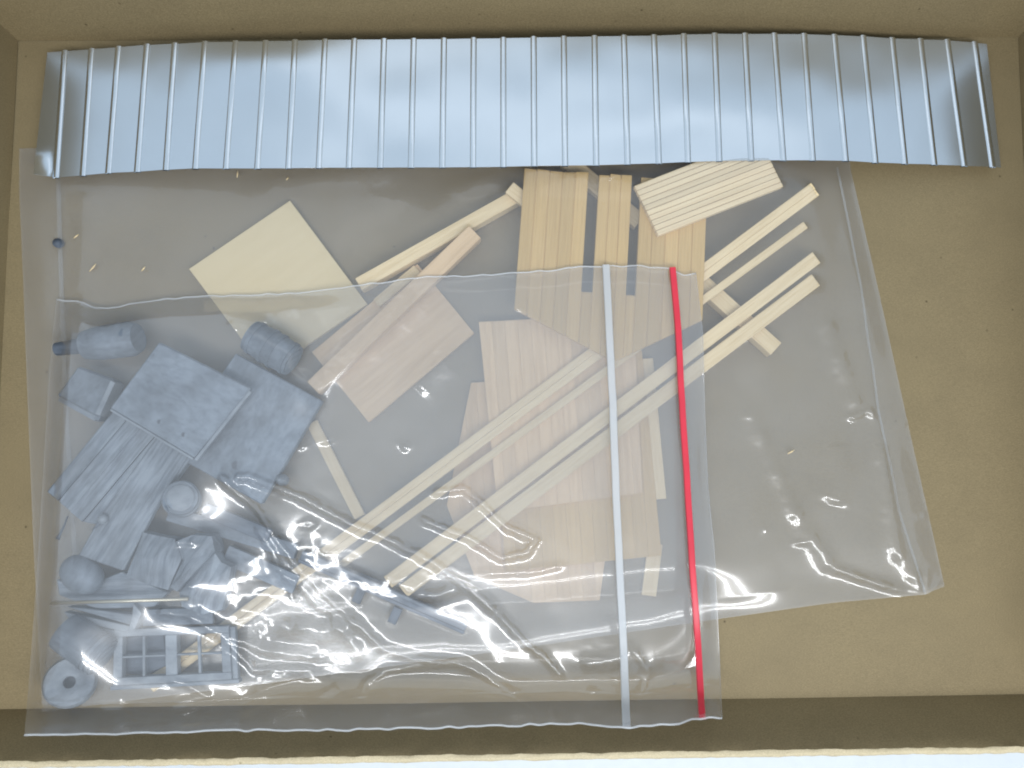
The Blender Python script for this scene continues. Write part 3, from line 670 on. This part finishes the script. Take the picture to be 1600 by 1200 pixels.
def ridge(px, py, pts, sig, amp, jit=2.0, vary=0.5, seed=0, taper=14):
    """height of a sharp fold running along photo points"""
    out = np.zeros_like(px); pts = np.array(pts, float)
    x0, y0 = pts.min(0) - 5 * sig - 8; x1, y1 = pts.max(0) + 5 * sig + 8
    m = (px > x0) & (px < x1) & (py > y0) & (py < y1)
    if not m.any(): return out
    x = px[m] + (noise(px[m] / 9, py[m] / 9, 20 + seed) + .5 * noise(px[m] / 4, py[m] / 4, 21 + seed)) * jit * 2
    y = py[m] + (noise(px[m] / 9, py[m] / 9, 22 + seed) + .5 * noise(px[m] / 4, py[m] / 4, 23 + seed)) * jit * 2
    best = np.full(x.shape, 1e9); bs = np.zeros(x.shape); acc = 0
    for a, b in zip(pts[:-1], pts[1:]):
        d = b - a; l = np.hypot(*d); t = np.clip(((x - a[0]) * d[0] + (y - a[1]) * d[1]) / l ** 2, 0, 1)
        dd = np.hypot(x - a[0] - t * d[0], y - a[1] - t * d[1]); k = dd < best
        best[k] = dd[k]; bs[k] = (acc + t * l)[k]; acc += l
    am = amp * (1 + vary * 2 * noise(bs / 22 + seed * 7, bs * 0 + seed, 30)) * np.clip(np.minimum(bs, acc - bs) / taper + .25, 0, 1)
    out[m] = am * np.exp(-(best / sig) ** 2 / 2); return out
YW0, YW1 = c_nl, c_nr
def on_wall(px, py, x, y, z, gap=.004):
    yw = YW0[1] + (YW1[1] - YW0[1]) * (x - YW0[0]) / (YW1[0] - YW0[0]) + gap
    dy, dz = F * sn + (600.0 - py) * cs, -F * cs + (600.0 - py) * sn; t = yw / dy
    k = y < yw
    return np.where(k, (px - 800.0) * t, x), np.where(k, yw, y), np.where(k, CH + dz * t, z), k
def film(name, S, Hm, m, parent, extra=None, edge=None, under=None, name_wall=False):
    px, py, u, v = S; z = np.full(px.shape, .01)
    for k in range(5):
        x, y = Uxy(px, py, z); z = sample(Hm, x, y)
        if under is not None:
            t = np.clip(np.minimum(np.minimum(np.minimum(u, 1 - u) * edge[0], v * edge[1]) / edge[2], (1 - v) * edge[1] / edge[-1]), 0, 1); t = t * t * (3 - 2 * t)
            zu = sample(under, x, y) + .0012; z = zu + (z - zu) * t
    x, y = Uxy(px, py, z)
    xw, yw, zw, k = on_wall(px, py, x, y, z)
    if under is not None and name_wall:                     # the film bridges the crease and climbs the near wall
        ze = np.where(k, zw, 0)[-1:, :]; ye = py[-1:, :]
        sN = np.clip((py - (ye - 130)) / 130, 0, 1)
        z = np.maximum(np.where(k, zw, z), z * (1 - sN) + ze * sN ** 2.6 * 1.02); x, y = Uxy(px, py, z); k = sN > .6
    else: x, y, z = xw, yw, zw
    base = (px, py, x, y, z)
    if extra is not None: z = z + extra * np.where(k, .6, 1)
    return sheet_grid(name, x, y, z, m, parent), base

# the large clear bag
T = [(30, 232), (400, 228), (900, 226), (1322, 216)]; Rg = [(1322, 216), (1330, 268), (1372, 450), (1420, 668), (1450, 800), (1476, 916)]
Bt = [(66, 1112), (400, 1070), (800, 1015), (1110, 969), (1300, 942), (1444, 929), (1476, 916)]; Lf = [(30, 232), (30, 300), (36, 440), (42, 600), (52, 850), (66, 1112)]
bag = thing('clear_plastic_bag', 'large flat clear plastic bag of wood pieces lying beneath the metal sheet and zip bag', 'plastic bag', U(760, 600, 0))
S = coons(T, Bt, Lf, Rg, 500, 300); px, py, u, v = S
ex = noise(px / 130, py / 130, 40) * .006 + noise(px / 60, py / 60, 41) * .0024 + noise(px / 26, py / 26, 42) * .0005
e_ = np.clip(np.minimum(np.minimum(u, 1 - u) * 1420, np.minimum(v, 1 - v) * 740) / 30, 0, 1)
ex = np.maximum(ex, -.0015) * e_
for k, (pts, sg, am) in enumerate((
        ([(1296, 885), (1330, 898), (1390, 918), (1446, 931)], 5, .0042), ([(1322, 654), (1343, 648), (1366, 636)], 4, .0036), ([(1358, 640), (1366, 655)], 4, .0036),
        ([(1300, 690), (1316, 740), (1300, 790)], 16, .0045), ([(1408, 664), (1416, 660)], 5, .005), ([(1436, 808), (1450, 804)], 5, .005),
        ([(1188, 829), (1196, 823)], 4, .003), ([(1238, 849), (1262, 846)], 3.2, .003), ([(1228, 707), (1242, 702)], 3, .002),
        ([(1444, 930), (1452, 925), (1472, 908)], 3.5, .003), ([(1448, 885), (1470, 884)], 3, .002), ([(1448, 885), (1447, 928)], 3, .002),
        ([(1170, 640), (1240, 800), (1300, 890)], 9, .0035), ([(1290, 500), (1340, 640)], 10, .003), ([(1372, 690), (1400, 860), (1440, 925)], 8, .003),
        ([(700, 300), (900, 245)], 10, .003), ([(140, 300), (130, 450), (150, 640)], 14, .003), ([(420, 285), (620, 270)], 12, .003))):
    ex += ridge(px, py, pts, sg, am * 1.35, 1.2, .4, k) * (.35 + .65 * e_)
fr, _ = film('front_film', S, HB, M_BIGF, bag, ex, (1420, 740, 34, 95), np.full(GX.shape, .0015))
Sb = coons(T, Bt, Lf, Rg, 60, 40); x, y = Uxy(Sb[0], Sb[1], .0018); x, y, zz, _ = on_wall(Sb[0], Sb[1], x, y, np.full(x.shape, .0018), .0015); sheet_grid('back_film', x, y, zz + noise(x * 20, y * 20, 44) * .0006, M_BIGB, bag)
HBx = HB + 0.001
def on_film(pts, Hm, dz, n):
    c = poly_curve(pts, n); z = np.full(n, .01)
    for k in range(5):
        x, y = Uxy(c[:, 0], c[:, 1], z); z = sample(Hm, x, y)
    x, y, z, k = on_wall(c[:, 0], c[:, 1], x, y, z, .005 + dz * .4)
    return np.stack([x, y, z + dz], -1)
def on_zip(pts, dz, n, sm=0):
    c = poly_curve(pts, n); P = []
    for p in c:
        i = np.argmin((ZBASE[0] - p[0]) ** 2 + (ZBASE[1] - p[1]) ** 2); P.append([ZBASE[q].flat[i] for q in (2, 3, 4)])
    P = np.array(P); z = P[:, 2].copy()
    if sm:
        kz = np.pad(z, (sm, sm), mode='edge'); z = np.array([kz[i:i + 2 * sm + 1].mean() for i in range(n)]); z = np.maximum(z, P[:, 2])
        kz = np.pad(z, (5, 5), mode='edge'); z = np.array([kz[i:i + 11].mean() for i in range(n)])
    z = z + dz; x, y = Uxy(c[:, 0], c[:, 1], z); return np.stack([x, y, z], -1)
def ribbon(name, pts, wpx, Hm, dz, th, m, parent, n=90, wob=0.0):
    P = on_film(pts, Hm, dz, n) if Hm is not None else on_zip(pts, dz, n, 14); w_ = wpx * .001; V = []; P[:, 0] += noise(np.arange(n) / 7., np.zeros(n), 46) * wob
    for i in range(n):
        d = P[min(i + 1, n - 1)] - P[max(i - 1, 0)]; s = np.cross(d, (0, 0, 1.)); s /= np.linalg.norm(s)
        for k, h in ((-.5, 0), (-.42, th * .8), (-.15, th), (.15, th * .8), (.42, th), (.5, 0)): V.append(P[i] + s * w_ * k + (0, 0, h))
    Fc = [[i * 6 + k, i * 6 + (k + 1) % 6, i * 6 + 6 + (k + 1) % 6, i * 6 + 6 + k] for i in range(n - 1) for k in range(6)]
    Fc += [list(range(6))[::-1], [(n - 1) * 6 + k for k in range(6)]]
    o = mesh(name, V, Fc, m, parent, smooth=True); o.data.set_sharp_from_angle(angle=R(40)); return o
HL = np.full(GX.shape, .0032)
ribbon('side_seam', [(1308, 262), (1345, 450), (1372, 640), (1405, 800), (1446, 928)], 4, HB, .001, .0005, M_SEAM, bag, wob=.0015)
ribbon('side_seam', [(92, 282), (96, 420), (104, 640), (120, 900)], 7, HL, .002, .0008, M_SEAM, bag)

# the zip bag
T = [(88, 468), (120, 470), (150, 481), (170, 482), (215, 472), (270, 466), (330, 463), (420, 460), (500, 455), (545, 449), (580, 443), (640, 436), (690, 431), (740, 431), (800, 426), (870, 422), (905, 415), (930, 416), (1000, 416), (1050, 421), (1070, 431), (1087, 426)]
Rg = [(1087, 426), (1098, 520), (1101, 640), (1106, 760), (1116, 860), (1122, 980), (1128, 1121)]
Bt = [(38, 1150), (110, 1148), (300, 1143), (420, 1141), (560, 1140), (750, 1135), (900, 1130), (980, 1136), (1060, 1132), (1090, 1122), (1128, 1121)]
Lf = [(88, 468), (82, 520), (76, 600), (66, 760), (56, 920), (46, 1060), (38, 1150)]
zb = thing('zip_bag', 'clear zip bag of grey castings with white and red zip tracks', 'plastic bag', U(590, 800, 0.004))
S = coons(T, Bt, Lf, Rg, 640, 410); px, py, u, v = S
e_ = np.clip(np.minimum(np.minimum(u, 1 - u) * 1040, np.minimum(v, 1 - v) * 690) / 26, 0, 1)
ex = noise(px / 120, py / 120, 50) * .005 + noise(px / 55, py / 55, 51) * .0016 + noise(px / 24, py / 24, 52) * .0006
ex = np.maximum(ex, -.003)
# crumpled patch
def blob(cx, cy, rx, ry): return np.exp(-(((px - cx) / rx) ** 2 + ((py - cy) / ry) ** 2))
cr = blob(475, 985, 95, 75) + blob(470, 890, 60, 60) * .7 + blob(660, 915, 60, 26) * .45 + blob(945, 1070, 45, 55) * .8
rn = lambda s, sd: (0.5 - np.abs(noise(px / s, py / s, sd)) * 2) + .0
ex += cr * (rn(34, 53) * .0045 + rn(15, 54) * .0018)
RID = [
    ([(345, 740), (370, 765), (405, 795), (440, 850), (467, 883), (507, 927), (540, 955), (573, 987), (600, 1013), (647, 1028), (713, 1033), (740, 1043), (820, 1093), (867, 1125)], 4.0, .0050),
    ([(365, 748), (390, 745), (440, 763), (480, 780), (553, 820), (600, 837), (673, 875), (740, 923), (777, 957)], 4.4, .0056),
    ([(777, 957), (820, 1003), (850, 1025), (880, 1060)], 3.6, .0046),
    ([(653, 808), (707, 830), (733, 840), (783, 872), (823, 863), (837, 843), (790, 823), (747, 780), (723, 763), (673, 770)], 3.6, .0040),
    ([(440, 893), (460, 905), (483, 927), (500, 945), (523, 957), (528, 975), (540, 990), (556, 1010), (567, 1033)], 5.0, .0062),
    ([(400, 820), (415, 840), (430, 862), (440, 893)], 4.5, .0056),
    ([(707, 1033), (627, 1043), (600, 1048), (573, 1067), (565, 1085), (557, 1103), (530, 1127)], 4.0, .0050),
    ([(246, 954), (293, 960), (341, 989), (376, 1017), (401, 1043), (493, 1043)], 4.0, .0050),
    ([(300, 954), (357, 989), (420, 1014), (452, 1020), (500, 1024)], 5.5, .0068),
    ([(160, 1098), (198, 1097), (217, 1112), (220, 1128)], 3.6, .0046), ([(271, 1055), (300, 1062), (331, 1084), (300, 1090), (277, 1098)], 3.4, .0042),
    ([(309, 1119), (347, 1119)], 4.2, .0052), ([(340, 1122), (362, 1110)], 3, .0036), ([(430, 1129), (470, 1128), (490, 1122), (500, 1128)], 3, .0034),
    ([(905, 1035), (940, 1032), (978, 1024)], 6, .0060), ([(915, 1120), (925, 1110), (938, 1110), (946, 1126)], 3.4, .0042), ([(948, 1118), (965, 1100), (978, 1118)], 3.4, .0042), ([(920, 1070), (930, 1095)], 5, .0052), ([(985, 1010), (1000, 1030), (1012, 1052), (995, 1090), (988, 1100)], 3.8, .0046),
    ([(270, 850), (285, 846), (312, 848)], 3, .0034), ([(299, 917), (303, 913)], 4, .0046), ([(470, 820), (482, 815), (492, 818), (482, 823), (470, 820)], 2.8, .0030),
    ([(625, 694), (634, 699), (641, 697)], 3.2, .0036), ([(495, 692), (520, 686), (535, 678)], 3, .0028), ([(465, 700), (482, 696)], 2.6, .0024),
    ([(100, 480), (125, 500), (140, 510)], 7, .0060), ([(160, 500), (230, 480), (330, 470)], 9, .0050), ([(340, 470), (372, 500), (362, 520)], 9, .0050), ([(420, 500), (470, 470)], 10, .0045),
    ([(600, 480), (540, 530), (480, 590)], 12, .0050), ([(660, 470), (590, 540), (520, 600)], 11, .0048), ([(700, 560), (650, 610)], 12, .004),
    ([(700, 905), (760, 896), (830, 893), (880, 884)], 3.2, .0030), ([(610, 905), (680, 930), (740, 915)], 6, .0050), ([(640, 935), (690, 925), (735, 900)], 5, .0046),
    ([(400, 990), (450, 975), (500, 990), (560, 975)], 9, .0070), ([(370, 950), (430, 960), (470, 985)], 8, .0064), ([(420, 1060), (470, 1050), (520, 1062)], 6, .005), ([(500, 1085), (530, 1070)], 5, .005)]
for k, (pts, sg, am) in enumerate(RID): ex += ridge(px, py, pts, sg * 1.25, am * (1.75 if k < 4 else 1.25), 1.0, .25 if k > 3 else .12, k)
ex += .020 * blob(235, 1082, 190, 80) + .012 * blob(335, 735, 60, 60) + .010 * blob(470, 605, 50, 45) + .010 * blob(150, 965, 65, 45) + .010 * blob(300, 905, 70, 50)  # bulges added to tilt the film's glare off window and castings
# the film swells into the creases by the bottom seal
ex += np.clip((py - 1085) / 50, 0, 1) * noise(px / 16, py / 70, 56) * .004 + np.clip((480 - py) / 40, 0, 1) * noise(px / 20, py / 60, 57) * .003
fr, ZBASE = film('front_film', S, HZ, M_ZIPF, zb, ex * (.15 + .85 * e_), (1040, 690, 30), HZB, True)
Sb = coons(T, Bt, Lf, Rg, 220, 150); film('back_film', Sb, HZB - .0004, M_ZIPB, zb, None, (1040, 690, 30), HZB - .0014, True)
tube('edge_seal', on_zip(T, .0006, 160) + np.c_[np.zeros(160), noise(np.arange(160) / 2.3, np.zeros(160), 58) * .003, np.zeros(160)], .0014, M_SEAL, zb, flat=.8)
tube('edge_seal', on_zip(Bt, .0006, 160) + np.c_[np.zeros(160), noise(np.arange(160) / 2.3, np.zeros(160), 59) * .003, np.zeros(160)], .0014, M_SEAL, zb, flat=.8)
tube('side_seal', on_zip(Rg, .0006, 80), .0010, M_SEAM, zb, flat=.6)
HZT = box_blur(box_blur(HZ, 22), 22) + .011
ribbon('zip_track', [(947, 414), (951, 500), (957, 620), (962, 760), (968, 880), (974, 1010), (979, 1137)], 11.5, None, .0035, .003, M_WZIP, zb, n=140, wob=.0007)['label'] = 'white zip track'
ribbon('zip_track', [(1051, 418), (1060, 520), (1066, 640), (1074, 760), (1083, 900), (1090, 1000), (1097, 1122)], 10, None, .0035, .003, M_RZIP, zb, n=140, wob=.0007)['label'] = 'red zip track'

# ------------------------------------------------------------------ crumbs and splinters
for (x, y, l, a, lab) in ((145, 418, 16, 50, 'slanting splinter at the upper end of the zip bag corner'), (119, 369, 10, 40, 'faint splinter beside the dark lead crumb'),
                          (371, 272, 11, 85, 'upright splinter just below the metal sheet'), (449, 279, 6, 50, 'speck of a splinter below the metal sheet, next to the upright one'),
                          (224, 420, 9, 50, 'pale splinter between the square panel and the slanting one'), (1236, 706, 12, 30, 'lone splinter on the bare part of the clear bag')):
    c, s = math.cos(R(a)) * l / 2, math.sin(R(a)) * l / 2; zz = float(sample(HB, *[np.array([q]) for q in U(x, y, .008)[:2]])[0]) + .006
    o = tube('wood_splinter', [U(x - c, y + s, zz), U(x + c * .2, y - s * .1, zz + .0006), U(x + c, y - s, zz)], [.0006, .0013, .0004], M_STRIP, seg=6)
    tag(o, 'tiny pale wood ' + lab, 'splinter', 'loose wood splinters')
A = U(93, 381, .006); o = lathe('lead_crumb', [(0, .006), (.4, .009), (.8, .006), (1, .002)], A - (.003, 0, .002), A + (.002, .002, .006), M_CASTD, seg=9)
tag(o, 'small dark grey metal crumb under the clear bag near the box side', 'crumb')
